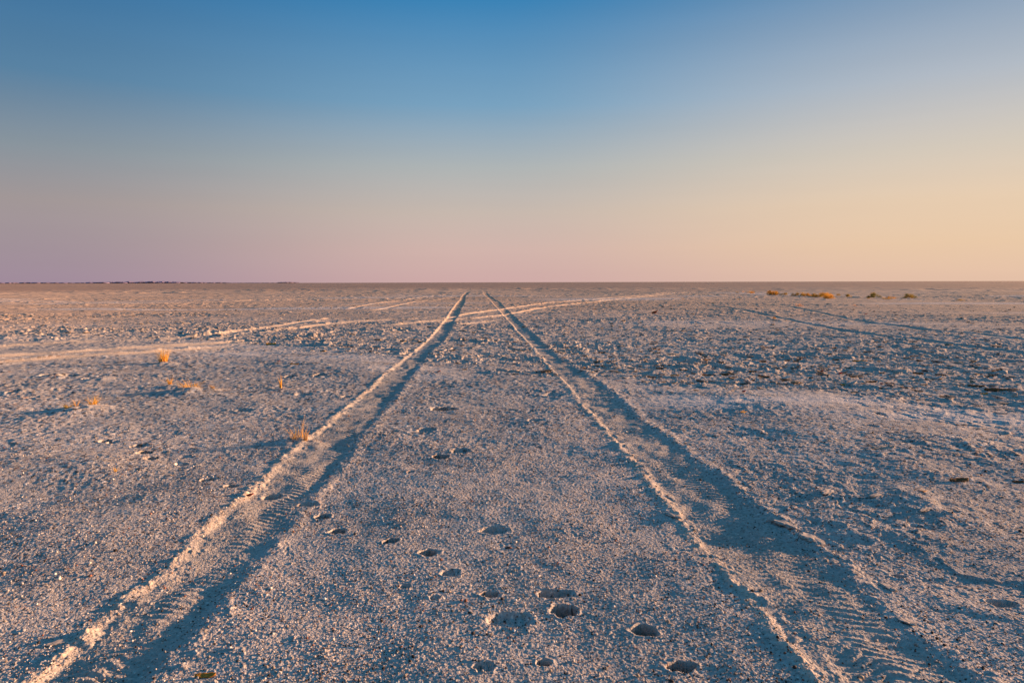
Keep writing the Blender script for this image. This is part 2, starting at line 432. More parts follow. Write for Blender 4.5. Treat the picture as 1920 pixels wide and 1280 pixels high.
    if len(idx):
        qx, qy, qs = x[idx], y[idx], sp[idx]
        ga = (1 - .15 * quiet[idx]) * (1 - .45 * mB[idx])
        dens = .75 + .5 * gn(qx / .35, qy / .3, 500)
        ga = ga * (.4 + .85 * sst(-.35, .25, fbm(qx / .22, qy / .2, 502, 2)))
        gm = grainmix[idx].copy(); gh = np.zeros(len(idx), np.float32)
        for cs, A, pr, seed in ((.0036, .0007, .85, 510), (.0056, .0010, .42, 511), (.0105, .0021, .06, 512)):
            f1, f2, ih, ox, oy = cells(qx / cs, qy / cs, seed)
            size = .28 + .22 * rnd(ih, 2)
            dome = np.sqrt(np.clip(1 - (f1 / size) ** 2, 0, 1))
            on = (rnd(ih, 3) < pr * dens)
            fd = sst(.9, 2.2, cs / qs)
            g = dome * on * fd
            gh = np.maximum(gh, A * (.5 + rnd(ih, 5)) * g)
            gm = np.where(g > .35, rnd(ih, 7), gm)
        h[idx] += gh * ga + .0011 * gn(qx / .009, qy / .009, 520) * sst(1, 2, .009 / qs)
        grainmix[idx] = gm
    return h, grainmix, np.clip(dust, 0, 1), np.clip(mB, 0, 1), np.clip(track, 0, 1), np.clip(salt, 0, 1)


def h_at(x, y):
    return float(terrain(np.array([x]), np.array([y]), np.array([.012 if math.hypot(x, y) < 5 else .05]))[0][0])


def h_many(x, y, sp=.02):
    x = np.asarray(x, float); y = np.asarray(y, float)
    return terrain(x, y, np.full(x.shape, sp))[0]

# ------------------------------------------------------------------ materials
def mat(name):
    m = bpy.data.materials.new(name); m.use_nodes = True
    nt = m.node_tree; b = nt.nodes['Principled BSDF']
    b.inputs['Roughness'].default_value = .9
    b.inputs['Specular IOR Level'].default_value = .15
    b.inputs['Diffuse Roughness'].default_value = 0.25
    return m, nt, b


def ground_material():
    m, nt, b = mat("salt_crust")
    N, L = nt.nodes.new, nt.links.new
    at = N('ShaderNodeVertexColor'); at.layer_name = 'albedo'
    tc = N('ShaderNodeTexCoord')
    n1 = N('ShaderNodeTexNoise'); n1.inputs['Scale'].default_value = 95; n1.inputs['Detail'].default_value = 3
    L(tc.outputs['Object'], n1.inputs['Vector'])
    mr = N('ShaderNodeMapRange'); mr.inputs[1].default_value, mr.inputs[2].default_value = .3, .7
    mr.inputs[3].default_value, mr.inputs[4].default_value = .78, 1.2
    L(n1.outputs['Fac'], mr.inputs[0])
    mx = N('ShaderNodeMix'); mx.data_type = 'RGBA'; mx.blend_type = 'MULTIPLY'; mx.inputs[0].default_value = 1
    L(at.outputs['Color'], mx.inputs[6]); L(mr.outputs[0], mx.inputs[7])
    L(mx.outputs[2], b.inputs['Base Color'])
    # fine grain relief, also where the sheet is coarser than a grain
    v = N('ShaderNodeTexVoronoi'); v.inputs['Scale'].default_value = 210
    L(tc.outputs['Object'], v.inputs['Vector'])
    n2 = N('ShaderNodeTexNoise'); n2.inputs['Scale'].default_value = 120; n2.inputs['Detail'].default_value = 5
    L(tc.outputs['Object'], n2.inputs['Vector'])
    ad = N('ShaderNodeMath'); ad.operation = 'SUBTRACT'
    L(n2.outputs['Fac'], ad.inputs[0])
    ml = N('ShaderNodeMath'); ml.operation = 'MULTIPLY'; ml.inputs[1].default_value = .45
    L(v.outputs['Distance'], ml.inputs[0]); L(ml.outputs[0], ad.inputs[1])
    bp = N('ShaderNodeBump'); bp.inputs['Strength'].default_value = .6; bp.inputs['Distance'].default_value = .005
    L(ad.outputs[0], bp.inputs['Height']); L(bp.outputs['Normal'], b.inputs['Normal'])
    return m


GROUND_MAT = ground_material()


def vcol_material(name, rough=.85, transl=0.0):
    m, nt, b = mat(name)
    N, L = nt.nodes.new, nt.links.new
    at = N('ShaderNodeVertexColor'); at.layer_name = 'albedo'
    tc = N('ShaderNodeTexCoord')
    n = N('ShaderNodeTexNoise'); n.inputs['Scale'].default_value = 60; n.inputs['Detail'].default_value = 4
    L(tc.outputs['Object'], n.inputs['Vector'])
    mr = N('ShaderNodeMapRange'); mr.inputs[1].default_value, mr.inputs[2].default_value = .3, .7
    mr.inputs[3].default_value, mr.inputs[4].default_value = .75, 1.2
    L(n.outputs['Fac'], mr.inputs[0])
    mx = N('ShaderNodeMix'); mx.data_type = 'RGBA'; mx.blend_type = 'MULTIPLY'; mx.inputs[0].default_value = 1
    L(at.outputs['Color'], mx.inputs[6]); L(mr.outputs[0], mx.inputs[7])
    L(mx.outputs[2], b.inputs['Base Color'])
    b.inputs['Roughness'].default_value = rough
    if transl:
        tr = N('ShaderNodeBsdfTranslucent'); L(mx.outputs[2], tr.inputs['Color'])
        ms = N('ShaderNodeMixShader'); ms.inputs[0].default_value = transl
        L(b.outputs[0], ms.inputs[1]); L(tr.outputs[0], ms.inputs[2])
        L(ms.outputs[0], nt.nodes['Material Output'].inputs['Surface'])
    return m


PEBBLE_MAT = vcol_material("pebbles", .8)
CLAY_MAT = vcol_material("dry_clay", .9)
PLANT_MAT = vcol_material("dry_grass", .7, .35)
WOOD_MAT = vcol_material("far_trees", .95)


def mesh_np(name, co, faces, nv, material, cols=None, smooth=False):
    """faces: (n, nv) index array; cols: (n_verts, 3) linear albedo"""
    me = bpy.data.meshes.new(name)
    co = np.ascontiguousarray(co, np.float32); faces = np.ascontiguousarray(faces, np.int32)
    me.vertices.add(len(co)); me.vertices.foreach_set('co', co.ravel())
    me.loops.add(faces.size); me.loops.foreach_set('vertex_index', faces.ravel())
    me.polygons.add(len(faces))
    me.polygons.foreach_set('loop_start', np.arange(0, faces.size, nv, dtype=np.int32))
    if smooth: me.polygons.foreach_set('use_smooth', np.ones(len(faces), bool))
    else: me.polygons.foreach_set('use_smooth', np.zeros(len(faces), bool))
    me.update(calc_edges=True)
    if cols is not None:
        a = me.color_attributes.new('albedo', 'FLOAT_COLOR', 'POINT')
        c4 = np.ones((len(co), 4), np.float32); c4[:, :3] = cols
        a.data.foreach_set('color', c4.ravel())
    me.materials.append(material)
    return me


def link(name, me, label=None, cat=None, group=None, kind=None, loc=None, parent=None):
    o = bpy.data.objects.new(name, me); COL.objects.link(o)
    if loc is not None: o.location = loc
    if label: o['label'] = label
    if cat: o['category'] = cat
    if group: o['group'] = group
    if kind: o['kind'] = kind
    if parent: o.parent = parent
    return o


PALE = np.array([.46, .43, .40]); TAN = np.array([.39, .33, .265]); GREY = np.array([.37, .355, .337])
DARK = np.array([.05, .042, .04]); RED = np.array([.26, .115, .075]); WHITE = np.array([.74, .70, .64])


def albedo(x, y, gm, dust, mB, track, salt):
    d = np.hypot(x, y)
    big = sst(-.5, .5, fbm(x / 3.1, y / 2.3, 600, 3))[:, None]
    c = GREY * (1 - big) + PALE * big
    c = c * (.95 + .1 * sst(-.4, .4, gn(x / .4, y / .4, 605)))[:, None]
    g = gm[:, None]
    near = ((d < 9) & (mB < .6)).astype(np.float32)[:, None] * (1 - .25 * track[:, None])
    c = np.where(g < .19, c + (DARK - c) * .85 * near, c)
    c = np.where((g > .19) & (g < .26), c + (RED - c) * .6 * near, c)
    c = np.where(g > .88, c + (WHITE - c) * .8 * near, c)
    c = np.where((g > .3) & (g < .42), c + (TAN - c) * .8 * near, c)
    cr = mB[:, None]
    c = c + ((TAN + PALE) * .52 * (.75 + .5 * g) - c) * cr * .6
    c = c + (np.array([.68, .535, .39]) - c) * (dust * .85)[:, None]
    c = c + (np.array([.35, .32, .275]) - c) * (track * .35 * (1 - dust))[:, None]
    mid = (sst(7, 24, d) * .7)[:, None]  # warmer tan with distance, sunlit orange put into the colour
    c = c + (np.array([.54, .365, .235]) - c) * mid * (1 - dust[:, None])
    c = c * (1 + .2 * sst(7, 14, d) * sst(80, 50, d) * gn(x / 7, y / .9, 613) + .16 * sst(15, 40, d) * gn(x / 9, y / 14, 611) + .26 * sst(60, 140, d) * fbm(x / 70, y / 160, 612, 2))[:, None]
    c = c + (np.array([.60, .575, .55]) - c) * (salt * .75)[:, None]
    # the flats beyond the hummocks are darker
    fz = sst(45, 110, d + 25 * gn(x / 25, y / 9, 610))[:, None]
    c = c + (np.array([.29, .205, .165]) - c) * fz * .8
    return np.clip(c, .02, .8)

# ------------------------------------------------------------------ the ground, one sheet to the horizon
def build_ground():
    az = [np.arange(-math.radians(43), math.radians(43), .0011 / Q)]
    a = math.radians(43); side = []
    while a < math.radians(80): side.append(a); a += .004 / Q
    while a < math.pi - .03: side.append(a); a += .05
    side = np.array(side)
    az = np.concatenate([-side[::-1], az[0][1:], side])
    rr = [.06, .15, .22, .28]; r = .33
    while r < 1.0: rr.append(r); r += .005 / Q
    while r < 3: rr.append(r); r *= 1 + .0016 / Q
    while r < 6: rr.append(r); r *= 1 + .0023 / Q
    while r < 60: rr.append(r); r *= 1 + .003 / Q
    while r < 400: rr.append(r); r *= 1.012
    while r < 3400: rr.append(r); r *= 1.06
    rr = np.array(rr)
    nr, na = len(rr), len(az)
    A, R = np.meshgrid(az, rr)
    x, y = (np.sin(A) * R).ravel(), (np.cos(A) * R).ravel()
    da = np.gradient(az)
    sp = np.maximum(np.minimum(np.gradient(rr), rr * .0025)[:, None] * np.ones(na), da[None, :] * rr[:, None] * 1.0)
    sp = np.maximum(sp, (np.gradient(rr) * .55)[:, None]).ravel()
    h = np.empty(x.shape, np.float32); col = np.empty((len(x), 3), np.float32)
    CH = 400000
    for i in range(0, len(x), CH):
        s = slice(i, i + CH)
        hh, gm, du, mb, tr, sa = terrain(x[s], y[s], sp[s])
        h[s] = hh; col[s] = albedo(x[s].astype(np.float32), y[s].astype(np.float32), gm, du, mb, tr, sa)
    # the hoof slots are undercut: the crust overhangs the hollow
    for (px, py, w, hh, dep, cut) in PRINTS:
        if cut < .8: continue
        cx, cy = P(px, py)
        rx = w * .5 / pxm(px, py)
        ry = min(abs(P(px, py - hh / 2)[1] - P(px, py + hh / 2)[1]) * .5, rx * 1.6)
        m = np.nonzero((np.abs(x - cx) < rx * 1.4) & (np.abs(y - cy) < ry * 1.4))[0]
        if len(m) < 4: continue
        rim = np.percentile(h[m], 90)
        t = sst(.12, .6, (rim - h[m]) / (2.6 * dep))
        x[m] += (x[m] - cx) * .45 * t; y[m] += (y[m] - cy) * .6 * t
    co = np.stack([x, y, h], 1)
    i = np.arange(nr - 1)[:, None]; j = np.arange(na)[None, :]; j2 = (j + 1) % na
    q = np.stack([i * na + j, i * na + j2, (i + 1) * na + j2, (i + 1) * na + j], -1).reshape(-1, 4)
    # close the middle with quads that share the centre vertex
    cidx = len(co)
    co = np.vstack([co, [[0, 0, float(h[:na].mean())]]]); col = np.vstack([col, col[:1]])
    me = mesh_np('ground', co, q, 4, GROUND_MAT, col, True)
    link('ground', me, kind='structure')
    print('ground', len(co))


build_ground()

rng = np.random.default_rng(7)

# ------------------------------------------------------------------ loose gravel on the granular crust
def sphere_proto():
    bm = bmesh.new(); bmesh.ops.create_icosphere(bm, subdivisions=1, radius=1)
    bm.verts.ensure_lookup_table()
    v = np.array([p.co[:] for p in bm.verts]); f = np.array([[q.index for q in p.verts] for p in bm.faces])
    bm.free()
    return v, f


def build_gravel(n):
    v, f = sphere_proto()
    d = 1.05 * (4.2 / 1.05) ** (rng.random(n) ** 1.25)
    az = rng.uniform(-.78, .78, n)
    x, y = np.sin(az) * d, np.cos(az) * d
    h, gm, du, mb, tr, sa = terrain(x, y, np.full(n, .02))
    keep = (rng.random(n) > tr * .4) & (rng.random(n) < .35 + .9 * sst(-.4, .4, gn(x / .35, y / .3, 500)))
    x, y, h, d = x[keep], y[keep], h[keep], d[keep]; n = len(x)
    s = np.clip(.0011 * np.exp(.45 * rng.standard_normal(n)), .0010, .0052) * (1 + .10 * (d - 1))
    s = np.minimum(s, .005)
    sc = s[:, None] * np.stack([rng.uniform(.8, 1.35, n), rng.uniform(.8, 1.35, n), rng.uniform(.55, 1.0, n)], 1)
    th = rng.uniform(0, 6.28, n); c, sn = np.cos(th), np.sin(th)
    lv = v[None] * sc[:, None] * (1 + .22 * (rng.random((n, len(v), 1)) - .5))
    X = lv[..., 0] * c[:, None] - lv[..., 1] * sn[:, None] + x[:, None]
    Y = lv[..., 0] * sn[:, None] + lv[..., 1] * c[:, None] + y[:, None]
    Z = lv[..., 2] + (h + .0008 + s * .35)[:, None]
    co = np.stack([X, Y, Z], -1).reshape(-1, 3)
    faces = (f[None] + (np.arange(n) * len(v))[:, None, None]).reshape(-1, 3)
    k = rng.random(n)[:, None]
    col = np.where(k < .34, DARK, np.where(k < .42, RED, np.where(k < .66, PALE, np.where(k < .82, WHITE, TAN * .8)))) * rng.uniform(.75, 1.2, (n, 1))
    me = mesh_np('gravel', co, faces, 3, PEBBLE_MAT, np.repeat(col, len(v), 0), True)
    link('gravel', me, 'loose fine gravel scattered over the pale granular salt crust', 'gravel', kind='stuff')


build_gravel(60000)


# ------------------------------------------------------------------ crumbs of broken crust
def build_crumbs(n):
    k = 7
    d = 4.0 * (26 / 4.0) ** (rng.random(n) ** .9)
    az = rng.uniform(-.74, .74, n)
    x, y = np.sin(az) * d, np.cos(az) * d
    h, gm, du, mb, tr, sa = terrain(x, y, np.full(n, .03))
    keep = (rng.random(n) < mb * 1.3 * (1 - tr))
    x, y, h, d = x[keep], y[keep], h[keep], d[keep]; n = len(x)
    r = np.clip(.012 * np.exp(.55 * rng.standard_normal(n)), .006, .05) * (1 + .03 * d)
    ang = np.sort(rng.uniform(0, 6.28, (n, k)), 1)
    ang = np.linspace(0, 6.28, k, endpoint=False)[None] + rng.uniform(-.35, .35, (n, k))
    rad = r[:, None] * rng.uniform(.55, 1.2, (n, k))
    px, py = np.cos(ang) * rad, np.sin(ang) * rad * rng.uniform(.5, 1, (n, 1))
    t = np.clip(r * .2, .003, .009)
    lx, ly = rng.normal(0, .16, n), rng.normal(0, .16, n)
    top = np.stack([px, py, px * lx[:, None] + py * ly[:, None] + t[:, None] * rng.uniform(.7, 1.3, (n, k))], -1)
    bot = top * np.array([.9, .9, 1]) - np.array([0, 0, 1]) * (t[:, None, None] * 1.3)
    cen_t = top.mean(1, keepdims=True) + np.array([0, 0, .15]) * t[:, None, None]
    vv = np.concatenate([top, bot, cen_t], 1)
    vv = vv + np.stack([x, y, h + t * .25], 1)[:, None]
    nv = 2 * k + 1
    f = []
    for i in range(k):
        j = (i + 1) % k
        f += [[2 * k, i, j], [i, k + i, j], [j, k + i, k + j]]
    f = np.array(f)
    faces = (f[None] + (np.arange(n) * nv)[:, None, None]).reshape(-1, 3)
    q = rng.random(n)[:, None]
    col = np.where(q < .35, TAN, np.where(q < .9, PALE, np.array([.24, .18, .12]))) * rng.uniform(.8, 1.15, (n, 1))
    cols = np.repeat(col[:, None], nv, 1)
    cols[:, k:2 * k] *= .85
    me = mesh_np('crust_crumbs', vv.reshape(-1, 3), faces, 3, CLAY_MAT, cols.reshape(-1, 3), False)
    link('crust_crumbs', me, 'small broken crumbs of pale salt crust strewn across the flats', 'crust crumbs', kind='stuff')


build_crumbs(16000)


# ------------------------------------------------------------------ curled mud flakes
def flake_mesh(name, ln, wd, th, curl, seed, col):
    """a curled plate of dried mud: bowed along its length, ragged rim, real thickness"""
    r = np.random.default_rng(seed)
    nu, nvv = 11, 6
    top = []
    for i in range(nu):
        u = i / (nu - 1) * 2 - 1
        prof = math.sqrt(max(0.02, 1 - abs(u) ** 2.6)) * (1 + .55 * (r.random() - .5))
        off = .32 * (r.random() - .5)
        for j in range(nvv):
            v = j / (nvv - 1) * 2 - 1
            X, Y = u * ln / 2, (v * prof + off) * wd / 2
            Z = .42 * curl * wd * ((v * .5 + .5) ** 2) + .05 * ln * abs(u) ** 2 * curl + (th * .5 + .03 * ln) * (r.random() - .5)
            top.append((X, Y, Z))
    top = np.array(top)
    bot = top - np.array([0, 0, th])
    co = np.vstack([top, bot]); n = len(top)
    f = []
    for i in range(nu - 1):
        for j in range(nvv - 1):
            a = i * nvv + j
            f.append([a, a + nvv, a + nvv + 1, a + 1]); f.append([n + a, n + a + 1, n + a + nvv + 1, n + a + nvv])
    rim = [i * nvv for i in range(nu)] + [(nu - 1) * nvv + j for j in range(1, nvv)] + [i * nvv + nvv - 1 for i in range(nu - 2, -1, -1)] + [j for j in range(nvv - 2, 0, -1)]
    for a, b in zip(rim, rim[1:] + rim[:1]): f.append([b, a, n + a, n + b])
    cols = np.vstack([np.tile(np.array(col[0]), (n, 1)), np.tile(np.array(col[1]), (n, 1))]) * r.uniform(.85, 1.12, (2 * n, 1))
    return mesh_np(name, co, np.array(f), 4, CLAY_MAT, cols, True)


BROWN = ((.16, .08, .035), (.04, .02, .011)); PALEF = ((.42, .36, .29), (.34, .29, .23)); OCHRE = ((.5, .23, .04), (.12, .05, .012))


def place_flake(px, py, wpx, name, label, cat, col, curl=.5, aspect=.35, rz=0.0, group=None, seed=0, lift=.0, tilt=(0, 0)):
    x, y = P(px, py)
    ln = wpx / pxm(px, py)
    me = flake_mesh(name, ln, ln * aspect, max(.003, ln * .03), curl, seed, col)
    o = link(name, me, label, cat, group, loc=(x, y, h_at(x, y) + .003 + lift))
    o.rotation_euler = (tilt[0], tilt[1], rz)
    return o


FLAKE_G = 'dark curled mud flakes on the broken crust'
SPECIAL = [
    (1797, 916, 38, 'mud_flake', 'dark mud flake alone on the granular ground at right', BROWN, .5, .4, .1),
    (1908, 914, 22, 'mud_flake', 'dark mud flake touching the right edge beside the lone dark flake', BROWN, .4, .4, 0),
    (1693, 1084, 30, 'mud_flake', 'pale lidded mud flake lying flat right of the right-hand rut', PALEF, .35, .45, -.1),
    (385, 1264, 34, 'mud_flake', 'brown curled mud flake in the foreground beside the left-hand rut', OCHRE, .55, .4, .15),
    (830, 764, 40, 'mud_flake', 'thin brown mud flake capping the hollow between the ruts', BROWN, .25, .3, 0),
    (1655, 860 - 3, 46, 'mud_flake', 'curled pale crust flake above the swell right of the ruts', PALEF, .5, .3, .1),
    (1003, 795, 14, 'mud_flake', 'short dark mud flake between the ruts behind the hoof prints', BROWN, .5, .4, 0),
    (1586, 720, 22, 'mud_flake', 'orange rimmed dark flake in the crust right of the red scraps', OCHRE, .6, .4, .1),
    (1634, 716, 24, 'mud_flake', 'wide low dark flake just right of the orange rimmed flake', BROWN, .4, .35, .15),
    (1876, 736, 58, 'mud_flake', 'longest dark mud flake near the right edge of the crust', BROWN, .45, .28, -.1),
    (1772, 747, 22, 'mud_flake', 'thick dark bar-like flake below the crust near the right', BROWN, .8, .3, .05),
    (1830, 727, 32, 'mud_flake', 'slender dark flake left of and above the longest flake', BROWN, .4, .28, -.1),
    (1750, 711, 30, 'mud_flake', 'slim dark flake in mid crust far to the right', BROWN, .45, .3, -.12),
    (1845, 740, 16, 'mud_flake', 'bright ochre flake left of the longest dark flake', OCHRE, .7, .5, .1),
    (1612, 675, 30, 'mud_flake', 'long tan flake lit at its right tip in the far crust', OCHRE, .4, .25, .12),
    (1572, 673, 24, 'mud_flake', 'dark flake touching the long tan flake in the far crust', BROWN, .45, .3, 0),
    (1712, 641, 17, 'mud_flake', 'dark flake farthest back in the right-hand crust', BROWN, .5, .35, 0),
    (1228, 709, 26, 'mud_flake', 'dark flake on the front rim of the crust right of the rut', BROWN, .5, .35, -.1),
    (1265, 708, 16, 'mud_flake', 'small ochre flake beside the dark rim flake', OCHRE, .6, .4, 0),
    (1320, 674, 26, 'mud_flake', 'wide dark flake in the middle of the crust field', BROWN, .45, .3, 0),
    (508, 645, 18, 'mud_flake', 'glowing ochre clod flake at the left rim of the crust', OCHRE, .9, .6, .2),
    (552, 687, 16, 'mud_flake', 'little ochre flake on the smooth ground left of the left-hand rut', OCHRE, .5, .35, 0),
    (775, 637, 12, 'mud_flake', 'orange flake in the crust just left of the left-hand rut', OCHRE, .6, .4, .1),
    (697, 661, 10, 'mud_flake', 'upright brown flake at the crust rim left of the left-hand rut', BROWN, 1.2, .5, .2),
]
for k, (px, py, w, nm, lab, col, curl, asp, rz) in enumerate(SPECIAL):
    place_flake(px, py, w, nm, lab, 'mud flake', col, curl, asp * .65, rz, 'curled mud flakes', 900 + k, tilt=(.12, 0))

fl_rng = random.Random(5)
protos = []
for k in range(6):
    c = (BROWN, BROWN, OCHRE, BROWN, PALEF, PALEF)[k]
    protos.append(flake_mesh('mud_flake', .1, .1 * (.28, .36, .4, .3, .45, .5)[k], .0035, (.5, .8, .6, .4, .6, .9)[k], 950 + k, c))
cnt = 0
while cnt < 150:
    px, py = fl_rng.uniform(620, 1915), fl_rng.triangular(612, 770, 680)
    x, y = P(px, py)
    r = terrain(np.array([x]), np.array([y]), np.array([.03]))
    if r[3][0] < .55 or r[4][0] > .15: continue
    o = link('mud_flake', protos[fl_rng.choice([0, 0, 0, 1, 1, 3, 3, 3, 4, 5])], 'one of the many small curled mud flakes scattered through the broken crust', 'mud flake', FLAKE_G,
             loc=(x, y, float(r[0][0]) + .004))
    s = fl_rng.uniform(.35, .95)
    o.scale = (s, s * fl_rng.uniform(.7, 1.3), s)
    o.rotation_euler = (fl_rng.uniform(-.1, .22), fl_rng.uniform(-.1, .1), fl_rng.gauss(0, .3))
    cnt += 1

# crust slabs thrown up at the rim of the right-hand rut and by the left berm
SLABS = [  # pixel, length m, aspect, heading, roll towards the sun
    (1466, 986, .085, .8, 1.9, .28, 'pale slab of crust thrown up at the right rim of the right-hand rut', 11),
    (1517, 1013, .085, .9, 1.7, .28, 'second pale crust slab at the right rim with a ragged lit end', 12),
    (1551, 934, .075, .7, .9, .42, 'tilted pale crust slab standing behind the rim slabs', 13),
    (112, 1196, .045, .6, .6, .2, 'flat crust chip lying outside the left-hand berm in the foreground', 15),
    (1664, 1106, .045, .9, 1.8, .3, 'dark edged crust slab undercut by the right-hand rut', 16),
    (1700, 1172, .04, .9, 2.0, .3, 'low crust slab nearest the viewer at the right rim', 17),
    (1262, 968, .06, .6, 2.0, .3, 'crumbled crust lump spilled onto the inner berm of the right-hand rut', 18),
    (1640, 944, .06, .4, .5, .3, 'long low crust slab on the swell right of the tilted slab', 19),
    (1735, 972, .06, .4, .6, .3, 'ragged crust slab on the far right swell below the lone dark flake', 20)]
def clod_mesh(ln, wd, ht, seed):
    """broken lump of crust: flat-topped, craggy, closed mesh"""
    bm = bmesh.new(); bmesh.ops.create_icosphere(bm, subdivisions=4, radius=1)
    v = np.array([p.co[:] for p in bm.verts]); f = np.array([[q.index for q in p.verts] for p in bm.faces]); bm.free()
    r0 = 1 + .45 * gn(v[:, 0] * 1.6 + seed, v[:, 1] * 2.2 + v[:, 2], seed) + .22 * gn(v[:, 0] * 5, v[:, 1] * 5 + 3 * v[:, 2], seed + 1) + .10 * gn(v[:, 0] * 12, v[:, 1] * 12 + 9 * v[:, 2], seed + 2)
    v = v * r0[:, None] * np.array([ln / 2, wd / 2, ht / 2])
    top = ht * .34 * (1 + .5 * gn(v[:, 0] / (ln * .3), v[:, 1] / (wd * .3), seed + 3))
    v[:, 2] = np.minimum(v[:, 2], top)
    col = np.array([[.43, .385, .34]]) * (1 + .25 * gn(v[:, 0] / (ln * .12), v[:, 1] / (ln * .12), seed + 4))[:, None]
    return mesh_np('crust_clod', v, f, 3, CLAY_MAT, col, False)


for (px, py, ln, asp, rz, rx, lab, sd) in SLABS:
    x, y = P(px, py)
    o = link('crust_clod', clod_mesh(ln * 1.15, ln * asp * .7, ln * .15, sd), lab, 'crust clod', 'crust lumps along the ruts', loc=(x, y, h_at(x, y) + .002))
    o.rotation_euler = (rx * .45, .03, rz)

# ------------------------------------------------------------------ red scraps and leaves
def leaf_mesh(name, ln, wd, seed, col):
    r = np.random.default_rng(seed); n = 7
    co = []; f = []
    for s in (0, 1):
        for i in range(n):
            u = i / (n - 1); w = wd * math.sin(math.pi * min(.98, max(.04, u)) ** .8)
            for v in (-1, 0, 1):
                co.append((u * ln - ln / 2, v * w / 2, .25 * wd * abs(v) + .5 * ln * (u - .4) ** 2 + .0015 * (1 - s) + .1 * wd * (r.random() - .5)))
    for i in range(n - 1):
        for j in range(2):
            a = i * 3 + j
            f.append([a, a + 3, a + 4, a + 1]); b = a + 3 * n; f.append([b, b + 1, b + 4, b + 3])
    rim = [3 * i for i in range(n)] + [3 * (n - 1) + 1] + [3 * i + 2 for i in range(n - 1, -1, -1)] + [1]
    for a, b in zip(rim, rim[1:] + rim[:1]): f.append([b, a, a + 3 * n, b + 3 * n])
    cols = np.tile(np.array(col), (len(co), 1)) * r.uniform(.8, 1.2, (len(co), 1))
    return mesh_np(name, np.array(co), np.array(f), 4, PLANT_MAT, cols, True)


for k, (px, py, w, lab, col) in enumerate([
        (1394, 747, 9, 'crimson dry leaf caught in the front rim of the crust', (.45, .03, .03)),
        (1541, 695, 9, 'dull red leaf lying in the crust left of the crimson scrap', (.32, .04, .03)),
        (1575, 702, 9, 'bright crimson scrap of leaf in the middle of the crust', (.5, .02, .03)),
        (1653, 708, 5, 'tiny dark red leaf bit right of the bright crimson scrap', (.4, .03, .03)),
        (470, 932, 14, 'orange red leaf lying on the left-hand berm', (.5, .12, .06)),
        (1227, 590, 14, 'rusty dry leaf cluster on the flat beyond the crust', (.32, .09, .03)),
        (1624, 589, 6, 'small dark red leaf below the far shrubs', (.35, .03, .02)),
        (1828, 635, 5, 'tiny red leaf far back near the right edge', (.45, .04, .03)),
        (523, 684, 6, 'red fleck of leaf left of the ochre flake on smooth ground', (.5, .08, .04)),
        (823, 703, 8, 'small red leaf bit between the ruts at the crust rim', (.4, .05, .03)),
        (1652, 724, 6, 'pink red leaf bit at the crust rim far right', (.5, .12, .1))]):
    x, y = P(px, py); ln = w / pxm(px, py)
    o = link('dry_leaf', leaf_mesh('dry_leaf', ln, ln * .45, 70 + k, col), lab, 'leaf', 'red leaves and scraps on the pan', loc=(x, y, h_at(x, y) + .012))
    o.rotation_euler = (.5, -.2, fl_rng.uniform(-.6, .6))

# ------------------------------------------------------------------ grass tufts
def blades(n, height, spread, lean, width, r, cols, tip=None, base_r=.25):
    """tapered, bent, two-sided blades as real thin strips with a fold"""
    co, f, cc = [], [], []
    for _ in range(n):
        a = r.uniform(0, 6.28); b0 = spread * base_r * math.sqrt(r.random())
        bx, by = math.cos(a) * b0, math.sin(a) * b0
        hh = height * (.25 + .75 * r.random() ** 1.6); ln = lean * r.uniform(.2, 1.2)
        la = a + r.normal(0, 1.1)
        dx, dy = math.cos(la) * ln * hh, math.sin(la) * ln * hh
        wa = r.uniform(0, 3.14); wx, wy = math.cos(wa), math.sin(wa)
        bend = r.normal(0, .25)
        c = np.array(cols[r.integers(len(cols))]) * r.uniform(.8, 1.2)
        s0 = len(co); nseg = 4
        for i in range(nseg + 1):
            t = i / nseg
            w = width * (1 - t ** 1.5) * .5 + width * .06
            X, Y, Z = bx + dx * t ** 1.6 + bend * hh * math.sin(2.6 * t) * .5, by + dy * t ** 1.6, hh * (t - .18 * ln * t * t)
            co += [(X - wx * w, Y - wy * w, Z), (X + wy * w * .5, Y - wx * w * .5, Z), (X + wx * w, Y + wy * w, Z)]
            cc += [c] * 3
        for i in range(nseg):
            for j in range(2):
                q = s0 + i * 3 + j
                f.append([q, q + 1, q + 4, q + 3])
    return np.array(co), np.array(f), np.array(cc)


GOLD = [(.86, .54, .09), (.80, .45, .06), (.86, .58, .16)]; STRAW = [(.66, .47, .26), (.60, .40, .20), (.56, .34, .14)]; RUST = [(.45, .06, .02), (.4, .09, .02)]


def tuft(px, py, hpx, wpx, label, n, cols, lean=.5, seed=1, extra=None, wid=.0035, base_r=.25):
    x, y = P(px, py); s = pxm(px, py)
    r = np.random.default_rng(seed)
    o = link('grass_tuft', None, label, 'grass tuft', 'dry grass tufts on the smooth ground', loc=(x, y, h_at(x, y) - .004))
    co0, f0, cc0 = blades(int(n * 2.0), 1.5 * hpx / s, 1.3 * wpx / s, lean * 1.9, wid * .85, r, cols, base_r=base_r)
    if extra == 'bract':
        co, f, cc = blades(26, hpx / s * .5, wpx / s * .7, .4, .008, r, RUST)
        b = link('bract', mesh_np('bract', co, f, 4, PLANT_MAT, cc, False), parent=o, loc=(wpx / s * .08, -.01, 0))
        b['label'] = 'rust red leafy bract at the foot'
    if extra == 'dead':
        co, f, cc = blades(14, hpx / s * .4, wpx / s, 1.8, wid * .9, r, STRAW, base_r=.5)
        co0, f0, cc0 = np.vstack([co0, co]), np.vstack([f0, f + len(co0)]), np.vstack([cc0, cc])
    link('blades', mesh_np('blades', co0, f0, 4, PLANT_MAT, cc0, False), parent=o)
    return o


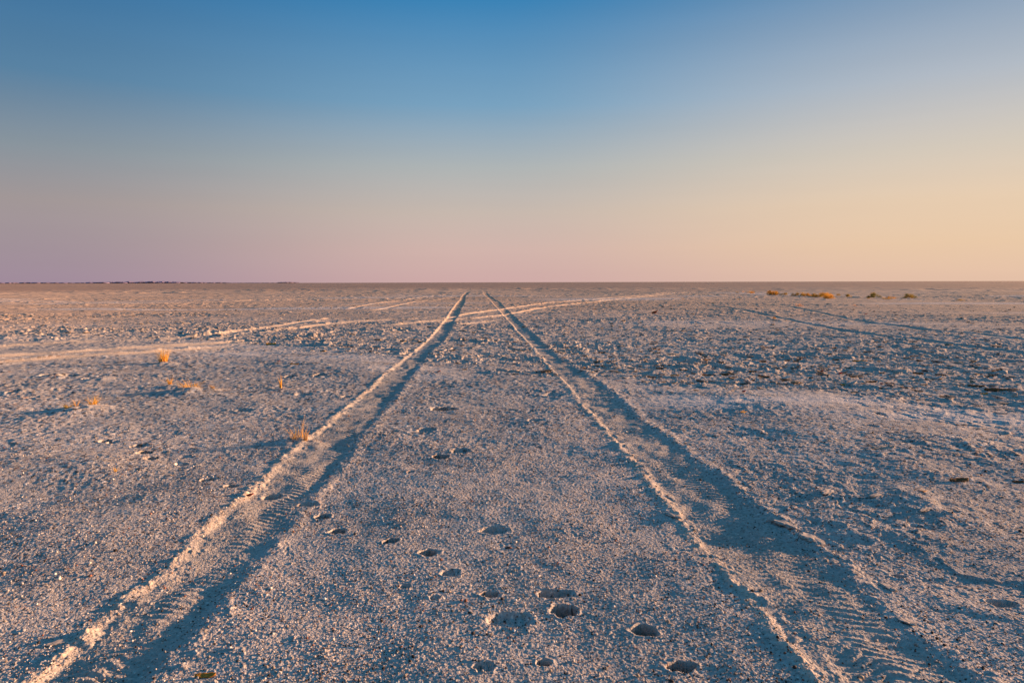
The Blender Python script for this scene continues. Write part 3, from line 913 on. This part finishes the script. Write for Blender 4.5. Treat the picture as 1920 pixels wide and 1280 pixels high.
tuft(306, 681, 24, 18, 'tallest golden tuft with a rust red foot on a small mound', 60, GOLD, .3, 1, 'bract', base_r=.3)
tuft(319, 727, 13, 8, 'small upright golden tuft left of the broader straw tuft', 30, GOLD, .5, 2)
tuft(358, 736, 17, 30, 'broad wispy straw and gold tuft on a low mound', 46, GOLD + STRAW, .8, 3, 'dead', base_r=.4)
tuft(341, 737, 10, 8, 'faint wispy straw sprig left of the broad tuft', 14, STRAW, .5, 31)
tuft(128, 772, 8, 16, 'low ochre tuft at the left end of the twin mounds', 30, GOLD, .9, 4, 'dead')
tuft(143, 772, 16, 12, 'thin straw sprigs between the twin mound tufts', 14, STRAW, .4, 41)
tuft(175, 767, 18, 14, 'bright forked golden tuft on the right of the twin mounds', 34, GOLD, .7, 5, 'dead')
tuft(399, 735, 6, 11, 'tiny pale crust coloured tuft right of the broad tuft', 24, STRAW, .9, 6)
tuft(527, 732, 20, 5, 'single slender orange blade tuft on the smooth ground', 7, GOLD, .18, 7, wid=.009)
tuft(560, 829, 28, 22, 'straw grass tuft growing from the left-hand berm', 15, STRAW + GOLD, .28, 8, 'dead', base_r=.5)
tuft(573, 830, 20, 10, 'short straw sprig at the right foot of the berm tuft', 16, STRAW, .3, 81)
tuft(217, 886, 9, 5, 'lone tiny orange sprig in the granular ground at left', 6, GOLD, .4, 9)
tuft(1730, 938, 6, 12, 'tiny crumbled straw tuft on the right-hand swell', 10, STRAW, .9, 10)
tuft(1393, 783, 6, 14, 'low orange sprig on the swell right of the right-hand rut', 16, GOLD, .9, 12)


# ------------------------------------------------------------------ far shrubs
def shrub_mesh(w, h, seed, cols, n):
    """dome of small leafy sprays: leaf-sized faces in clumps through the crown"""
    r = np.random.default_rng(seed)
    co, f, cc = [], [], []
    clumps = [(r.normal(0, .30) * w, r.normal(0, .26) * w, r.uniform(.05, .75) * h, r.uniform(.16, .30)) for _ in range(16)]
    clumps = [(x, y, min(z, h * .95 * math.sqrt(max(.05, 1 - (2 * x / w) ** 2))), s) for x, y, z, s in clumps]
    tone = [np.array(cols[r.integers(len(cols))]) * r.uniform(.75, 1.2) for _ in clumps]
    for _ in range(n):
        k = r.integers(len(clumps)); x, y, z, s = clumps[k]
        p = np.array([x, y, z]) + r.normal(0, 1, 3) * np.array([s * w * .42, s * w * .42, s * h * .6])
        p[2] = abs(p[2])
        out = p / np.array([w, w, h]) + np.array([0, 0, .25]) + r.normal(0, .3, 3)
        out /= np.linalg.norm(out) + 1e-6
        L_ = r.uniform(.05, .11) * h * 1.3; sd = np.cross(out, r.normal(0, 1, 3)); sd /= np.linalg.norm(sd) + 1e-6
        ww = L_ * .22
        i = len(co)
        co += [p - sd * ww * .4, p + sd * ww * .4, p + out * L_ * .6 + sd * ww, p + out * L_ * 1.1, p + out * L_ * .6 - sd * ww]
        f.append([i, i + 1, i + 2, i + 4]); f.append([i + 4, i + 2, i + 3, i + 3])
        cc += [tone[k] * r.uniform(.8, 1.2)] * 5
    f = [q if q[2] != q[3] else [q[0], q[1], q[2], q[2]] for q in f]
    quads = np.array([q for q in f if q[2] != q[3]])
    tris = np.array([q[:3] for q in f if q[2] == q[3]])
    co = np.array(co); cc = np.array(cc)
    # all triangles
    t = np.vstack([quads[:, [0, 1, 2]], quads[:, [0, 2, 3]], tris])
    return mesh_np('foliage', co, t, 3, PLANT_MAT, cc, False)


def stems_mesh(w, h, seed):
    r = np.random.default_rng(seed)
    co, f, cc = blades(16, h * .7, w * .5, .7, .02 * h, r, [(.16, .10, .05), (.2, .13, .07)])
    return mesh_np('stems', co, f, 4, PLANT_MAT, cc, False)


SG = [(.44, .28, .05), (.34, .22, .04), (.22, .16, .03)]; SO = [(.76, .42, .06), (.62, .34, .05), (.42, .23, .035)]; GR = [(.13, .14, .04), (.17, .16, .045), (.3, .22, .05)]
PINK = [(.62, .42, .30), (.55, .36, .26)]
SHRUBS = [  # px centre, base y, width px, height px, label, colours
    (1448, 553, 15, 10, 'upright golden shrub at the left end of the far shrub row', SO),
    (1458, 553, 6, 5, 'small golden shrub tucked right of the upright one', SG),
    (1471, 553, 12, 5, 'low flat dark golden shrub second in the far row', SG),
    (1489, 554, 6, 6, 'small round golden shrub just before the broad ones', SG),
    (1501, 554, 14, 7, 'dome shaped olive gold shrub left of the paired golden ones', SG),
    (1516, 555, 12, 7, 'left one of the two touching golden shrubs in the row', SO),
    (1529, 556, 15, 9, 'right one of the two touching golden shrubs with pale crown', SG),
    (1545, 555, 18, 8, 'broad golden shrub behind the largest orange shrub', SO),
    (1556, 558, 18, 9, 'largest orange gold shrub at the front of the far row', SO),
    (1570, 553, 8, 4, 'low little golden shrub right of the largest one', SG),
    (1590, 555, 10, 6, 'lone small olive shrub between the golden row and the dark domes', GR + SG),
    (1637.5, 556, 15, 10, 'dark green dome shaped shrub lit on its right side', GR),
    (1629, 558, 6, 3, 'tiny low shrub at the left foot of the dark dome', SG),
    (1660, 559, 10, 4, 'left one of the low golden shrubs between the dark domes', SG),
    (1671, 558, 14, 5, 'wider low golden shrub between the dark domes', SO),
    (1667, 560, 5, 3, 'tiny gold sprig in front of the low golden shrubs', SG),
    (1705, 557, 16, 9, 'dark green dome shaped shrub farthest right with gold crown', GR + SG),
    (1692, 560, 6, 2.5, 'tiny golden sprig left of the farthest right dome', SG),
    (1802, 564, 9, 4.5, 'solitary low brownish shrub toward the right edge', SG),
    (1498, 576, 9, 6, 'pale pinkish dry shrub in front of the far row', PINK),
    (1453, 597, 5, 5, 'single small bright orange sprig near the dark old track', SO),
    (1408, 551, 10, 5, 'small orange shrub left of the main far row', SO),
    (1382, 551, 6, 3, 'tiny brownish shrub farthest left of the far row', SG),
    (1393, 548, 4, 3, 'tiny pink sprig behind the small orange shrub', PINK),
    (1603, 576, 5, 4, 'tiny pink dry sprig out on the flat below the lone olive shrub', PINK),
    (1280, 561, 5, 2.5, 'tiny orange sprig beyond the right-hand rut on the flat', SO),
    (1385, 561, 6, 2.5, 'tiny orange tuft below the small orange shrub', SO),
    (1334, 569, 10, 3, 'low dull orange tuft on the flat left of the old tracks', SG),
]
for k, (px, py, w, hp, lab, cols) in enumerate(SHRUBS):
    x, y = P(px, py); s = pxm(px, py)
    o = link('shrub', None, lab, 'shrub', 'low shrubs far out on the pan', loc=(x, y, h_at(x, y) - .02))
    link('foliage', shrub_mesh(1.15 * w / s, 1.0 * hp / s, 40 + k, cols, int(500 + 110 * w)), parent=o)
    if w >= 8: link('stems', stems_mesh(w / s, hp / s, 90 + k), parent=o)

# ------------------------------------------------------------------ wooded rise on the far horizon
def build_far_wood():
    r = np.random.default_rng(3)
    co, f, cc = [], [], []
    Y0 = 2600.0
    proto_v, proto_f = sphere_proto()
    n = 0
    def top(px):          # height in photo pixels above the horizon
        if px < 330: return 2.0 + 1.3 * math.sin(px / 37.) * .3 + (1.0 if 180 < px < 330 else 0)
        if px < 430: return 2.2 - (px - 330) / 100 * 1.0
        if 528 < px < 553: return 1.8
        return .7
    px = -260.0
    while px < 556:
        t = top(px) * r.uniform(.85, 1.08)
        if t > .3:
            x = (px - 960) / FPX * Y0; y = Y0 + r.uniform(-60, 60)
            hh = t / FPX * Y0; ww = r.uniform(9, 22)
            lv = proto_v * np.array([ww, ww, hh * .62]) * (1 + .4 * (r.random((len(proto_v), 1)) - .5)) + np.array([x, y, hh * .42])
            co.append(lv); f.append(proto_f + n * len(proto_v)); n += 1
            cc.append(np.tile(np.array([.22, .19, .30]) * r.uniform(.8, 1.2), (len(proto_v), 1)))  # purple of the distant haze is mixed into the bush colour
        px += r.uniform(1.2, 2.6)
    me = mesh_np('far_wood', np.vstack(co), np.vstack(f), 3, WOOD_MAT, np.vstack(cc), False)
    link('far_wood', me, 'dark, haze-tinted purple line of distant bushland along the left horizon', 'wood', kind='stuff')


build_far_wood()
